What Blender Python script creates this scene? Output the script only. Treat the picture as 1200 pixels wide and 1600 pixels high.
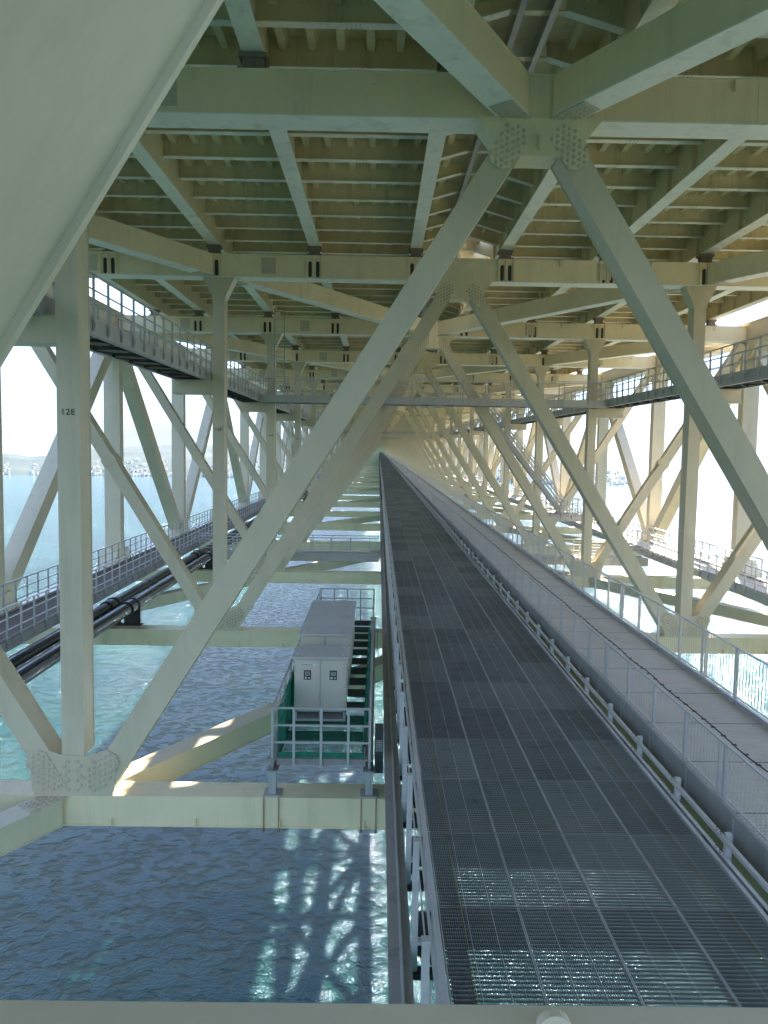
import bpy, math, random
from mathutils import Vector, Matrix, noise
R = math.radians
random.seed(7)
for o in list(bpy.data.objects): bpy.data.objects.remove(o)
sc = bpy.context.scene
C = sc.collection

# ------------------------------------------------------------ camera
cam = bpy.data.cameras.new('camera')
cam.sensor_fit = 'VERTICAL'; cam.sensor_height = 36; cam.sensor_width = 27
cam.lens = 1067/1600*36
cam.shift_x = (600-598.66)/1600; cam.shift_y = (811.58-800)/1600
cam.clip_start = .05; cam.clip_end = 60000
co = bpy.data.objects.new('camera', cam); C.objects.link(co)
r_ = Vector((0.9998381663, -0.0070873173, 0.0165351486))
u_ = Vector((-0.0160204144, 0.0673895633, 0.9975981120))
f_ = Vector((0.0081845908, 0.9977015669, -0.0672651156))
co.matrix_world = Matrix(((r_.x, u_.x, -f_.x, 0), (r_.y, u_.y, -f_.y, 0), (r_.z, u_.z, -f_.z, 0), (0, 0, 0, 1)))
sc.camera = co

# ------------------------------------------------------------ sun, sky, exposure
SUN_EL, SUN_AZ = 40, 25                     # azimuth measured from the bridge axis to the right
sv = sc.view_settings
sv.view_transform = 'Standard'; sv.look = 'None'; sv.gamma = 1; sv.exposure = 2.7
d = Vector((math.sin(R(SUN_AZ))*math.cos(R(SUN_EL)), math.cos(R(SUN_AZ))*math.cos(R(SUN_EL)), math.sin(R(SUN_EL))))
sun = bpy.data.lights.new('sun', 'SUN'); sun.energy = 5.0; sun.angle = R(.5); sun.color = (1, .93, .82)
so = bpy.data.objects.new('sun', sun); C.objects.link(so)
so.rotation_euler = d.to_track_quat('Z', 'Y').to_euler(); so.location = (0, 0, 200)
cy = sc.cycles; cy.max_bounces = 16; cy.diffuse_bounces = 10; cy.glossy_bounces = 6; cy.sample_clamp_indirect = 40; cy.sample_clamp_direct = 0; cy.blur_glossy = 1.0
w = bpy.data.worlds.new('World'); sc.world = w; w.use_nodes = True
nt = w.node_tree; nt.nodes.clear()
N = nt.nodes.new; L = nt.links.new
out = N('ShaderNodeOutputWorld'); bg = N('ShaderNodeBackground'); sky = N('ShaderNodeTexSky')
sky.sky_type = 'NISHITA'; sky.sun_disc = False; sky.sun_elevation = R(SUN_EL); sky.sun_rotation = R(SUN_AZ)
sky.dust_density = .15; sky.air_density = .75; sky.ozone_density = 1.6
bg.inputs['Strength'].default_value = .125
tc = N('ShaderNodeTexCoord'); mp = N('ShaderNodeMapping'); mp.inputs['Scale'].default_value = (1, 1, 4.5)
nz = N('ShaderNodeTexNoise'); nz.inputs['Scale'].default_value = 2.6; nz.inputs['Detail'].default_value = 7; nz.inputs['Roughness'].default_value = .55
rp = N('ShaderNodeValToRGB'); rp.color_ramp.elements[0].position = .42; rp.color_ramp.elements[1].position = .66
mx = N('ShaderNodeMix'); mx.data_type = 'RGBA'; mx.inputs['B'].default_value = (4.0, 4.05, 4.1, 1)
L(tc.outputs['Generated'], mp.inputs['Vector']); L(mp.outputs[0], nz.inputs['Vector']); L(nz.outputs[0], rp.inputs[0])
sp = N('ShaderNodeSeparateXYZ'); L(tc.outputs['Generated'], sp.inputs[0])     # clouds lie low over the horizon
mr_ = N('ShaderNodeMapRange'); mr_.inputs['From Min'].default_value = .15; mr_.inputs['From Max'].default_value = .6; mr_.inputs['To Min'].default_value = .95; mr_.inputs['To Max'].default_value = .2
mu_ = N('ShaderNodeMath'); mu_.operation = 'MULTIPLY'; L(sp.outputs['Z'], mr_.inputs['Value']); L(mr_.outputs[0], mu_.inputs[0]); L(rp.outputs[0], mu_.inputs[1])
L(mu_.outputs[0], mx.inputs['Factor']); L(sky.outputs[0], mx.inputs['A']); mb_ = N('ShaderNodeMapRange'); mb_.inputs['From Min'].default_value = .05; mb_.inputs['From Max'].default_value = .5; mb_.inputs['To Min'].default_value = .27; mb_.inputs['To Max'].default_value = 1.15
mt_ = N('ShaderNodeMix'); mt_.data_type = 'RGBA'; mt_.blend_type = 'MULTIPLY'; mt_.inputs['Factor'].default_value = 1
cb_ = N('ShaderNodeCombineColor'); ks = []
for i_, k_ in enumerate((.93, .96, 1.0)):
    q_ = N('ShaderNodeMath'); q_.operation = 'MULTIPLY'; q_.inputs[1].default_value = k_; L(mb_.outputs[0], q_.inputs[0]); L(q_.outputs[0], cb_.inputs[i_])
L(sp.outputs['Z'], mb_.inputs['Value']); L(mx.outputs['Result'], mt_.inputs['A']); L(cb_.outputs[0], mt_.inputs['B']); L(mt_.outputs['Result'], bg.inputs[0]); L(bg.outputs[0], out.inputs[0])

SEA = -52.0
G = 0.0363868           # the bridge climbs this much per metre
XC = 3.35
HW = 20.25              # half distance of the main trusses
QW = 10.2               # the inner columns stand this far from the centre
ZB0, ZB1 = -8.73, -8.01 # bottom beam
ZT0, ZT1 = 7.07, 8.03   # top beam
PAN = 14.2
def FY(n): return 1.11 if n == 11 else 15.2+(n-12)*PAN

# ------------------------------------------------------------ materials
def nodes(m):
    m.use_nodes = True
    t = m.node_tree
    return t, t.nodes['Principled BSDF']
def ramp(t, fac, stops):
    r = t.nodes.new('ShaderNodeValToRGB'); t.links.new(fac, r.inputs[0])
    e = r.color_ramp.elements
    e[0].position, e[0].color = stops[0][0], (*stops[0][1], 1)
    e[1].position, e[1].color = stops[-1][0], (*stops[-1][1], 1)
    for p, c in stops[1:-1]:
        n = e.new(p); n.color = (*c, 1)
    return r
def noisetex(t, scale, detail=4, rough=.55, vec=None, stretch=None, obj=False):
    n = t.nodes.new('ShaderNodeTexNoise'); n.inputs['Scale'].default_value = scale
    n.inputs['Detail'].default_value = detail; n.inputs['Roughness'].default_value = rough
    if vec is None:
        g = t.nodes.new('ShaderNodeNewGeometry' if not obj else 'ShaderNodeTexCoord')
        vec = g.outputs['Position'] if not obj else g.outputs['Object']
    if stretch:
        m = t.nodes.new('ShaderNodeMapping'); m.inputs['Scale'].default_value = stretch
        t.links.new(vec, m.inputs['Vector']); vec = m.outputs[0]
    t.links.new(vec, n.inputs['Vector'])
    return n
def mixc(t, fac, a, b, mode='MIX'):
    m = t.nodes.new('ShaderNodeMix'); m.data_type = 'RGBA'; m.blend_type = mode
    for s, v in ((m.inputs['Factor'], fac), (m.inputs['A'], a), (m.inputs['B'], b)):
        if isinstance(v, (int, float)): s.default_value = v
        elif isinstance(v, tuple): s.default_value = (*v, 1)
        else: t.links.new(v, s)
    return m.outputs['Result']
def bump(t, b, h, dist, strength=1):
    n = t.nodes.new('ShaderNodeBump'); n.inputs['Distance'].default_value = dist; n.inputs['Strength'].default_value = strength
    t.links.new(h, n.inputs['Height']); t.links.new(n.outputs[0], b.inputs['Normal'])
    return n
def painted(name, c, rough=.42, dirt=(.16, .14, .09), amount=.35, metal=0.0, spec=.4):
    m = bpy.data.materials.new(name); t, b = nodes(m)
    n1 = noisetex(t, .55, 6, .6); n2 = noisetex(t, 1.0, 6, .7, stretch=(2.2, 2.2, .22)); n3 = noisetex(t, 14, 3, .6)
    base = mixc(t, ramp(t, n1.outputs[0], [(.35, (0, 0, 0)), (.7, (1, 1, 1))]).outputs[0], tuple(x*.93 for x in c), tuple(min(1, x*1.06) for x in c))
    streak = ramp(t, n2.outputs[0], [(.52, (0, 0, 0)), (.78, (amount,)*3)])
    base = mixc(t, streak.outputs[0], base, dirt)
    fine = ramp(t, n3.outputs[0], [(.62, (0, 0, 0)), (.8, (amount*.35,)*3)])
    base = mixc(t, fine.outputs[0], base, dirt)
    n4 = noisetex(t, 5.5, 5, .75)
    base = mixc(t, ramp(t, n4.outputs[0], [(.70, (0, 0, 0)), (.78, (amount*1.6,)*3)]).outputs[0], base, tuple(x*.55 for x in dirt))
    t.links.new(base, b.inputs['Base Color'])
    rr = ramp(t, n1.outputs[0], [(.3, (rough-.07,)*3), (.7, (rough+.1,)*3)])
    t.links.new(rr.outputs[0], b.inputs['Roughness'])
    b.inputs['Metallic'].default_value = metal
    b.inputs['Specular IOR Level'].default_value = spec
    bump(t, b, n3.outputs[0], .0012, .35)
    return m
M = {}
M['paint'] = painted('sage_paint', (.65, .56, .395), .4, (.27, .25, .15), .3)
M['paint_dark'] = painted('sage_girder_paint', (.71, .62, .41), .45, (.25, .22, .12), .3)
M['paint_warm'] = painted('sage_fill_lit_paint', (.84, .71, .465), .45, (.34, .30, .17), .3)  # lighter copy of the sage paint; fill light on shaded beams put into colour
M['paint_deck'] = painted('sage_weathered_fill_lit_paint', (.74, .65, .42), .5, (.17, .15, .08), .45)  # weathered sage paint, lightened so the colour carries light bounced onto the ceiling
M['flange'] = painted('sea_lit_flange_paint', (.90, .86, .75), .55, (.34, .33, .27), .5)  # whiter than the webs: light thrown up from the sea, painted in
M['bolt'] = painted('bolt_paint', (.60, .52, .38), .5, (.2, .17, .1), .5)
M['galv'] = painted('galvanised_steel', (.48, .475, .46), .48, (.17, .16, .15), .5, .35)
M['galv_light'] = painted('galvanised_steel_new', (.57, .565, .55), .42, (.25, .25, .25), .4, .35)
M['grating'] = painted('grating_steel', (.26, .26, .245), .5, (.07, .07, .06), .5, .3)
tt, bb_ = nodes(M['grating']); g_ = tt.nodes.new('ShaderNodeNewGeometry'); sn = tt.nodes.new('ShaderNodeVectorMath'); sn.operation = 'SUBTRACT'; sn.inputs[1].default_value = (.98, 5.75, 0)
dv = tt.nodes.new('ShaderNodeVectorMath'); dv.operation = 'DIVIDE'; dv.inputs[1].default_value = (1.18, 1.95, 1e6); fl_ = tt.nodes.new('ShaderNodeVectorMath'); fl_.operation = 'FLOOR'
wn = tt.nodes.new('ShaderNodeTexWhiteNoise'); wn.noise_dimensions = '2D'
tt.links.new(g_.outputs['Position'], sn.inputs[0]); tt.links.new(sn.outputs[0], dv.inputs[0]); tt.links.new(dv.outputs[0], fl_.inputs[0]); tt.links.new(fl_.outputs[0], wn.inputs['Vector'])
old = bb_.inputs['Base Color'].links[0].from_socket
tt.links.new(mixc(tt, 1.0, old, ramp(tt, wn.outputs['Value'], [(0, (.78, .78, .78)), (.5, (.95, .95, .95)), (1, (1.18, 1.18, 1.16))]).outputs[0], 'MULTIPLY'), bb_.inputs['Base Color'])
M['grating_bar'] = painted('grating_frame_steel', (.38, .39, .38), .5, (.12, .12, .11), .5, .3)
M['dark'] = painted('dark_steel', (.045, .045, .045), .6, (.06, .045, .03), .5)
M['rust'] = painted('rusty_steel', (.24, .19, .145), .75, (.06, .03, .02), .6)
M['railsteel'] = painted('brown_grey_girder_steel', (.32, .30, .285), .55, (.10, .08, .06), .6, .2)
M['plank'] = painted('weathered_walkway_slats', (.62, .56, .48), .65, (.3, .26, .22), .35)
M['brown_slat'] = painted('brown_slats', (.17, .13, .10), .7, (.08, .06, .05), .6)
M['pipe'] = painted('black_pipe_coating', (.018, .018, .02), .22, (.03, .03, .03), .3, 0, .6)
M['cab'] = painted('beige_grey_enamel', (.60, .57, .49), .4, (.22, .19, .15), .25)
M['cabroof'] = painted('grey_enamel', (.50, .50, .49), .45, (.2, .18, .15), .3)
M['white'] = painted('white_plate', (.75, .76, .75), .4, (.4, .4, .38), .2)
M['ink'] = painted('black_lettering', (.02, .02, .022), .5, (.03, .03, .03), .1)
M['glassdark'] = painted('meter_window', (.03, .035, .035), .12, (.05, .05, .05), .2, 0, .6)
M['concrete'] = painted('asphalt_road', (.07, .07, .07), .85, (.04, .04, .04), .3)
M['rope'] = painted('yellow_black_rope', (.26, .19, .06), .8, (.03, .03, .02), .6)
# green netting
m = bpy.data.materials.new('green_netting'); t, b = nodes(m)
n = noisetex(t, 5, 4)
t.links.new(ramp(t, n.outputs[0], [(.3, (.005, .12, .075)), (.7, (.01, .22, .14))]).outputs[0], b.inputs['Base Color'])
b.inputs['Roughness'].default_value = .7
M['net'] = m
# hills
m = bpy.data.materials.new('wooded_hills'); t, b = nodes(m)
n1 = noisetex(t, .004, 8, .6); n2 = noisetex(t, .03, 5, .7)
c1 = ramp(t, n1.outputs[0], [(.38, (.012, .024, .022)), (.55, (.02, .036, .028)), (.7, (.05, .055, .045))]).outputs[0]
t.links.new(mixc(t, ramp(t, n2.outputs[0], [(.4, (0, 0, 0)), (.7, (.6, .6, .6))]).outputs[0], c1, (.03, .05, .025)), b.inputs['Base Color'])
b.inputs['Roughness'].default_value = .95
M['hill'] = m
# water
m = bpy.data.materials.new('sea_water'); t, b = nodes(m)
nb = noisetex(t, .012, 3, .5)
t.links.new(ramp(t, nb.outputs[0], [(.35, (.0012, .022, .019)), (.65, (.002, .048, .026))]).outputs[0], b.inputs['Base Color'])
b.inputs['Roughness'].default_value = .10; b.inputs['IOR'].default_value = 1.38; b.inputs['Specular Tint'].default_value = (.54, .75, 1, 1)
w1 = noisetex(t, .62, 6, .6, stretch=(.8, 1.15, 1)); w1.inputs['Distortion'].default_value = .35
w2 = noisetex(t, 3.2, 4, .6); w3 = noisetex(t, .055, 2, .5, stretch=(.6, 1.3, 1))
def mathn(op, a, bb):
    k = t.nodes.new('ShaderNodeMath'); k.operation = op
    for s, v in ((k.inputs[0], a), (k.inputs[1], bb)):
        if isinstance(v, (int, float)): s.default_value = v
        else: t.links.new(v, s)
    return k.outputs[0]
r1 = mathn('ABSOLUTE', mathn('SUBTRACT', w1.outputs[0], .5), 0)       # ridged crests
r1 = mathn('SUBTRACT', .5, mathn('MULTIPLY', r1, 2.0))
hgt = mathn('ADD', mathn('ADD', mathn('MULTIPLY', r1, .45), mathn('MULTIPLY', w1.outputs[0], .95)),
            mathn('ADD', mathn('MULTIPLY', w2.outputs[0], .19), mathn('MULTIPLY', w3.outputs[0], 1.6)))
bump(t, b, hgt, 1.0, 1.0)
M['sea'] = m

# ------------------------------------------------------------ mesh building
class MB:
    def __init__(s): s.v = []; s.f = []; s.m = []; s.cur = 0
    def add(s, vs, fs):
        k = len(s.v); s.v += [tuple(x) for x in vs]; s.f += [tuple(i+k for i in f) for f in fs]; s.m += [s.cur]*len(fs); return s
    def box(s, x0, x1, y0, y1, z0, z1):
        return s.add([(x0, y0, z0), (x1, y0, z0), (x1, y1, z0), (x0, y1, z0), (x0, y0, z1), (x1, y0, z1), (x1, y1, z1), (x0, y1, z1)],
                     [(0, 3, 2, 1), (4, 5, 6, 7), (0, 1, 5, 4), (1, 2, 6, 5), (2, 3, 7, 6), (3, 0, 4, 7)])
    def prism(s, poly, y0, y1):                       # poly in x,z counter-clockwise seen from -y
        n = len(poly)
        return s.add([(x, y0, z) for x, z in poly]+[(x, y1, z) for x, z in poly],
                     [tuple(range(n)), tuple(range(2*n-1, n-1, -1))]+[(i, i+n, (i+1) % n+n, (i+1) % n) for i in range(n)])
    def bar(s, p0, p1, w, h, up=(0, 0, 1)):           # box along a line, w across, h along up
        p0 = Vector(p0); p1 = Vector(p1); dd = (p1-p0).normalized(); up = Vector(up)
        sd = dd.cross(up).normalized(); up = sd.cross(dd).normalized()
        a = sd*w/2; bb = up*h/2; vs = []
        for p in (p0, p1): vs += [p-a-bb, p+a-bb, p+a+bb, p-a+bb]
        return s.add(vs, [(0, 3, 2, 1), (4, 5, 6, 7), (0, 1, 5, 4), (1, 2, 6, 5), (2, 3, 7, 6), (3, 0, 4, 7)])
    def tube(s, pts, r, n=8):
        pts = [Vector(p) for p in pts]; k = len(pts); vs = []
        for i, p in enumerate(pts):
            dd = (pts[min(i+1, k-1)]-pts[max(i-1, 0)]).normalized()
            a = dd.cross(Vector((0, 0, 1)) if abs(dd.z) < .9 else Vector((1, 0, 0))).normalized(); bb = a.cross(dd)
            vs += [p+(a*math.cos(q)+bb*math.sin(q))*r for q in (2*math.pi*j/n for j in range(n))]
        fs = [(i*n+j, i*n+(j+1) % n, (i+1)*n+(j+1) % n, (i+1)*n+j) for i in range(k-1) for j in range(n)]
        return s.add(vs, fs+[tuple(range(n-1, -1, -1)), tuple(range((k-1)*n, k*n))])
    def bolt(s, p, nrm, r=.035, h=.028):              # a domed bolt head
        p = Vector(p); nrm = Vector(nrm).normalized()
        a = nrm.cross(Vector((0, 0, 1)) if abs(nrm.z) < .9 else Vector((1, 0, 0))).normalized(); bb = a.cross(nrm)
        vs = []
        for rr, hh in ((r, 0), (r*.92, h*.6), (r*.5, h)):
            vs += [p+(a*math.cos(q)+bb*math.sin(q))*rr+nrm*hh for q in (2*math.pi*j/7 for j in range(7))]
        fs = [(i*7+j, i*7+(j+1) % 7, (i+1)*7+(j+1) % 7, (i+1)*7+j) for i in range(2) for j in range(7)]
        return s.add(vs, fs+[tuple(range(14, 21))])
    def member(s, a, b, w, y0, y1, lip=.022):         # box member in a cross plane with proud front and back plates
        (x0, z0), (x1, z1) = a, b; dx, dz = x1-x0, z1-z0; l = math.hypot(dx, dz); nx, nz = -dz/l, dx/l
        def q(h): return [(x0-nx*h, z0-nz*h), (x1-nx*h, z1-nz*h), (x1+nx*h, z1+nz*h), (x0+nx*h, z0+nz*h)]
        s.prism(q(w/2), y0, y0+.025); s.prism(q(w/2-lip), y0+.025, y1-.025); s.prism(q(w/2), y1-.025, y1)
        return s
    def obj(s, name, mat, parent=None, loc=(0, 0, 0)):
        me = bpy.data.meshes.new(name); me.from_pydata(s.v, [], s.f)
        for mm in (mat if isinstance(mat, (list, tuple)) else [mat]): me.materials.append(mm)
        me.polygons.foreach_set('material_index', s.m)
        me.update(); me.validate()
        o = bpy.data.objects.new(name, me); C.objects.link(o); o.location = loc
        if parent: o.parent = parent
        return o
def tag(o, label=None, cat=None, group=None, kind=None):
    if label: o['label'] = label
    if cat: o['category'] = cat
    if group: o['group'] = group
    if kind: o['kind'] = kind
    return o
def thing(name, label, cat, loc=(0, 0, 0), group=None):
    o = bpy.data.objects.new(name, None); C.objects.link(o); o.location = loc; o.empty_display_size = .2
    return tag(o, label, cat, group)
def kids(o): return [c for c in bpy.data.objects if c.parent == o]
CH = {}
def copy_tree(o, loc=None, parent=None, skip=()):
    c = o.copy(); C.objects.link(c); c.parent = parent
    if loc is not None: c.location = loc
    if o.name not in CH: CH[o.name] = kids(o)
    for k in CH[o.name]:
        if k.name.split('.')[0] not in skip: copy_tree(k, None, c, skip)
    return c

# ------------------------------------------------------------ cross frames (sway frames) at every panel point
ORD = ['', 'first', 'second', 'third', 'fourth', 'fifth', 'sixth', 'seventh', 'eighth', 'ninth', 'tenth', 'eleventh', 'twelfth']
D = .60
def diag_pts(s):       # inner diagonal: centre top to quarter bottom (local, x relative to XC)
    return (s*.37, 6.95), (s*9.62, -7.8)
def odiag_pts(s):
    return (s*10.55, -7.75), (s*19.6, 6.9)
SL = 14.75/9.25
def octpad(mb, cx, cz, ang, l, w, y, th=.02):
    ca, sa = math.cos(ang), math.sin(ang)
    pts = []
    for u, v in ((-l/2, -w/4), (-l/2+w/4, -w/2), (l/2-w/4, -w/2), (l/2, -w/4), (l/2, w/4), (l/2-w/4, w/2), (-l/2+w/4, w/2), (-l/2, w/4)):
        pts.append((cx+u*ca-v*sa, cz+u*sa+v*ca))
    mb.prism(pts, y-th, y)
def padbolts(mb, cx, cz, ang, l, w, y, nl, nw, r=.03, skipc=True):
    ca, sa = math.cos(ang), math.sin(ang)
    for i in range(nl):
        for j in range(nw):
            u = -l/2*.88+l*.88*i/(nl-1); v = -w/2*.80+w*.80*j/(nw-1)+(.035 if i % 2 else -.035)
            if abs(u) > l*.36 and abs(v) > w*.3: continue
            mb.bolt((cx+u*ca-v*sa, y, cz+u*sa+v*ca), (0, -1, 0), r, r*.8)
def make_frame(detail=True):
    e = thing('cross_truss', 'x', 'bridge frame', (XC, 0, 0))
    P = M['paint']
    # top beam: front and back webs with a wide bottom flange, small stiffeners
    def beam(z0, z1, name, up):
        m = MB(); m.box(-HW+.5, HW-.5, .03, D+.07, z0+.03, z1-.03)
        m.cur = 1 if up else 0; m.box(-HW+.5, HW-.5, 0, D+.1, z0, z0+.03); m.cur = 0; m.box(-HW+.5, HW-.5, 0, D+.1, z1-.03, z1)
        if detail:
            x = -19.0
            while x < 19:
                if up: m.box(x, x+.02, -.06, .03, z1-.28, z1-.03)
                else: m.box(x, x+.02, -.05, .03, z0+.03, z0+.2)
                x += 1.93
            for x in (-14.3, -5.9, -1.15, 1.15, 4.7, 6.5, 14.3): m.box(x, x+.015, .018, .03, z0+.03, z1-.03)
        return m.obj(name, [M['paint_warm'], M['flange']], e)
    tb = beam(ZT0, ZT1, 'top_beam', True); bb = beam(ZB0, ZB1, 'bottom_beam', False)
    if detail:
        for x in (-15.6, -8.1, 6.05, 15.0):       # splice plates over the beam's seams
            m = MB(); m.box(x-.3, x+.3, -.0, .028, ZT0+.16, ZT1-.14)
            for i in range(5):
                for j in range(6): m.bolt((x-.24+.12*i, 0, ZT0+.24+.11*j), (0, -1, 0), .026, .02)
            m.obj('splice_plate', M['bolt'], tb)
    for s in (-1, 1):
        a, b = diag_pts(s)
        m = MB().member(a, b, .58, .0, D+.05); m.obj('inner_diagonal', P, e)
        a, b = odiag_pts(s)
        m = MB().member(a, b, .50, .0, D)
        if detail: m.member((a[0]+(b[0]-a[0])*.47, a[1]+(b[1]-a[1])*.47), (a[0]+(b[0]-a[0])*.49, a[1]+(b[1]-a[1])*.49), .60, -.02, D+.02)
        m.obj('outer_diagonal', P, e)
        q = s*QW
        m = MB().member((q, -7.1), (q, 6.2), .50, .01, D, .012)
        fl = [(q-.25, 6.2), (q+.25, 6.2), (q+.62, 6.95), (q+.66, ZT0), (q-.66, ZT0), (q-.62, 6.95)]
        m.prism(fl, .01, D)
        col = m.obj('column', P, e)
        if detail:
            mm = MB()
            for i in range(6):
                for j in (-1, 1):
                    for kx in (.09, .2): mm.bolt((q+j*kx, .01, 6.12+i*.13+(kx > .1)*.06), (0, -1, 0), .02, .016)
            tag(mm.obj('bolts', M['bolt'], col), kind='stuff')
        # bottom gusset
        g = MB()
        pl = [(q-.93, ZB1+.1), (q-.75, ZB1), (q+.75, ZB1), (q+.93, ZB1+.1), (q+.98, -7.28), (q+.5, -7.0), (q+.28, -7.09), (q-.28, -7.05), (q-.5, -6.98), (q-.98, -7.28)]
        g.prism(pl, -.025, .0)
        g.prism([(q-.90, ZB1), (q+.90, ZB1), (q+.90, -7.4), (q-.90, -7.4)], .0, D)
        gus = None
        an = math.atan2(SL, -s)
        inn = (q-s*.64, -7.42); oua = math.atan2(14.65, s*9.05); ouo = (q+s*.64, -7.45)
        if detail:
            octpad(g, *inn, an, 1.0, .52, -.025); octpad(g, *ouo, oua, 1.0, .52, -.025)
        gus = g.obj('bottom_gusset', P, e)
        if detail:
            bm = MB()
            padbolts(bm, *inn, an, 1.0, .52, -.045, 9, 4, .046); padbolts(bm, *ouo, oua, 1.0, .52, -.045, 9, 4, .046)
            for i in range(7):
                for j in (-1, 1): bm.bolt((q+j*(.1+.08*(i % 2)), -.025, -7.2-i*.11), (0, -1, 0), .046, .038)
            tag(bm.obj('bolts', M['bolt'], gus), kind='stuff')
    # top gusset at the centre
    g = MB()
    g.prism([(-1.36, ZT0+.03), (-.98, 6.62), (-.80, 6.2), (-.42, 6.32), (.42, 6.32), (.80, 6.2), (.98, 6.62), (1.36, ZT0+.03), (1.2, ZT0+.06), (-1.2, ZT0+.06)][::1], -.025, .0)
    g.prism([(-1.3, ZT0), (-.93, 6.6), (-.4, 6.32), (.4, 6.32), (.93, 6.6), (1.3, ZT0)], .0, D+.04)
    if detail:
        g.box(-.01, .01, -.1, -.025, 6.42, 6.75)
        for s in (-1, 1):
            octpad(g, s*.66, 6.52, math.atan2(SL, -s), 1.0, .54, -.025)
    gus = g.obj('top_gusset', M['paint_warm'], e)
    if detail:
        bm = MB()
        for s in (-1, 1): padbolts(bm, s*.66, 6.52, math.atan2(SL, -s), 1.0, .54, -.045, 9, 4, .046)
        tag(bm.obj('bolts', M['bolt'], gus), kind='stuff')
    # cantilever brackets that carry the upper walkways
    for s in (-1, 1):
        m = MB(); x0, x1 = s*(QW+.26), s*(QW+1.95)
        m.box(min(x0, x1), max(x0, x1), .05, D-.05, 2.2, 2.74); m.box(min(x0, x1), max(x0, x1), -.02, D+.02, 2.74, 2.77); m.box(min(x0, x1), max(x0, x1), -.02, D+.02, 2.17, 2.2)
        m.obj('walkway_bracket', P, e)
    # stiffened seats with oval openings under each girder
    if detail:
        for sx in (-14.8, -10.45, -6.2, -1.9, 1.9, 6.2, 10.45, 14.8):
            m = MB()
            for dx in (-.34, -.02, .30): m.box(sx+dx, sx+dx+.03, -.05, .03, ZT0+.03, ZT1-.03)
            so_ = m.obj('seat_stiffener', M['paint_warm'], e)
            m = MB()
            for dx in (-.16, .16):
                pts = [(sx+dx+.075*math.cos(a), (.62 if math.sin(a) > 0 else .14)+ZT0+.09*math.sin(a)) for a in [math.pi*2*i/14 for i in range(14)]]
                m.prism(pts, .014, .029)
            m.obj('seat_opening', M['dark'], so_)
    # bearings under the deck girders
    for sx in (-17.6, -14.8, -10.45, -6.2, -1.9, 1.9, 6.2, 10.45, 14.8, 17.6):
        m = MB(); m.cur = 0; m.box(sx-.32, sx+.32, .1, D-.02, ZT1, ZT1+.09); m.box(sx-.22, sx+.22, .16, D-.08, ZT1+.09, ZT1+.30); m.box(sx-.3, sx+.3, .12, D-.04, ZT1+.30, ZT1+.40)
        m.obj('deck_bearing', M['rust'], e)
    return e
def text_mesh(s, size):
    c = bpy.data.curves.new('number_marking', 'FONT'); c.body = s; c.size = size; c.align_x = 'CENTER'; c.extrude = .0015; c.space_character = 1.15
    o = bpy.data.objects.new('tmp', c); C.objects.link(o)
    me = bpy.data.meshes.new_from_object(o.evaluated_get(bpy.context.evaluated_depsgraph_get()))
    bpy.data.objects.remove(o); me.name = 'number_marking'; me.materials.clear(); me.materials.append(M['ink'])
    me.transform(Matrix.Rotation(math.pi/2, 4, 'X'))
    return me
proto = make_frame(True)
frames = {}
NF = 62
for n in range(11, 33):
    f = proto if n == 11 else copy_tree(proto, (XC, FY(n), 0), None, (('seat_stiffener',) if n == 12 else ()) if n < 19 else ('bolts', 'splice_plate', 'seat_stiffener'))
    f.location = (XC, FY(n), 0); frames[n] = f
    f['group'] = 'steel cross frames repeating down the bridge'
    if n == 11: f['label'] = 'nearest cross frame, its huge pale diagonal filling the top left corner'
    elif n <= 13: f['label'] = 'pale green cross frame whose left column is lettered %dE' % n
    elif n <= 23: f['label'] = '%s pale green cross frame beyond the one lettered 13E' % ORD[n-13]
    else: f['label'] = 'small far cross frame crowded together with others towards the vanishing point'
    if n == 11:                                    # the nearest frame has a deeper diagonal
        o = min((k for k in kids(f) if k.name.startswith('inner_diagonal')), key=lambda k: k.data.vertices[1].co.x)
        mb = MB(); mb.member(*diag_pts(-1), .58, .0, .58); nm = mb.obj('inner_diagonal', M['paint']); o.data = nm.data; bpy.data.objects.remove(nm)
    if n in (12, 13, 14, 15, 16):
        col = [k for k in kids(f) if k.name.startswith('column')]
        me = text_mesh('%dE' % n, .19)
        me.transform(Matrix.Translation((-QW+.0, -.004, .62)))
        o = bpy.data.objects.new('number_marking', me); C.objects.link(o); o.parent = min(col, key=lambda k: k.data.vertices[0].co.x)
# simple one-piece far frames
far = MB()
for z0, z1 in ((ZT0, ZT1), (ZB0, ZB1)): far.box(-HW+.5, HW-.5, 0, .7, z0, z1)
for s in (-1, 1):
    a, b = diag_pts(s); far.member(a, b, .58, .0, .6); a, b = odiag_pts(s); far.member(a, b, .5, .02, .58); far.member((s*QW, -8), (s*QW, 7), .5, .04, .56)
fo = far.obj('cross_truss', M['paint'], None, (XC, FY(33), 0))
for n in range(33, 100):
    o = fo if n == 33 else fo.copy()
    if n != 33: C.objects.link(o)
    o.location = (XC, FY(n), 0)
    tag(o, 'small far cross frame crowded together with others towards the vanishing point', 'bridge frame', 'steel cross frames repeating down the bridge')

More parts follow.
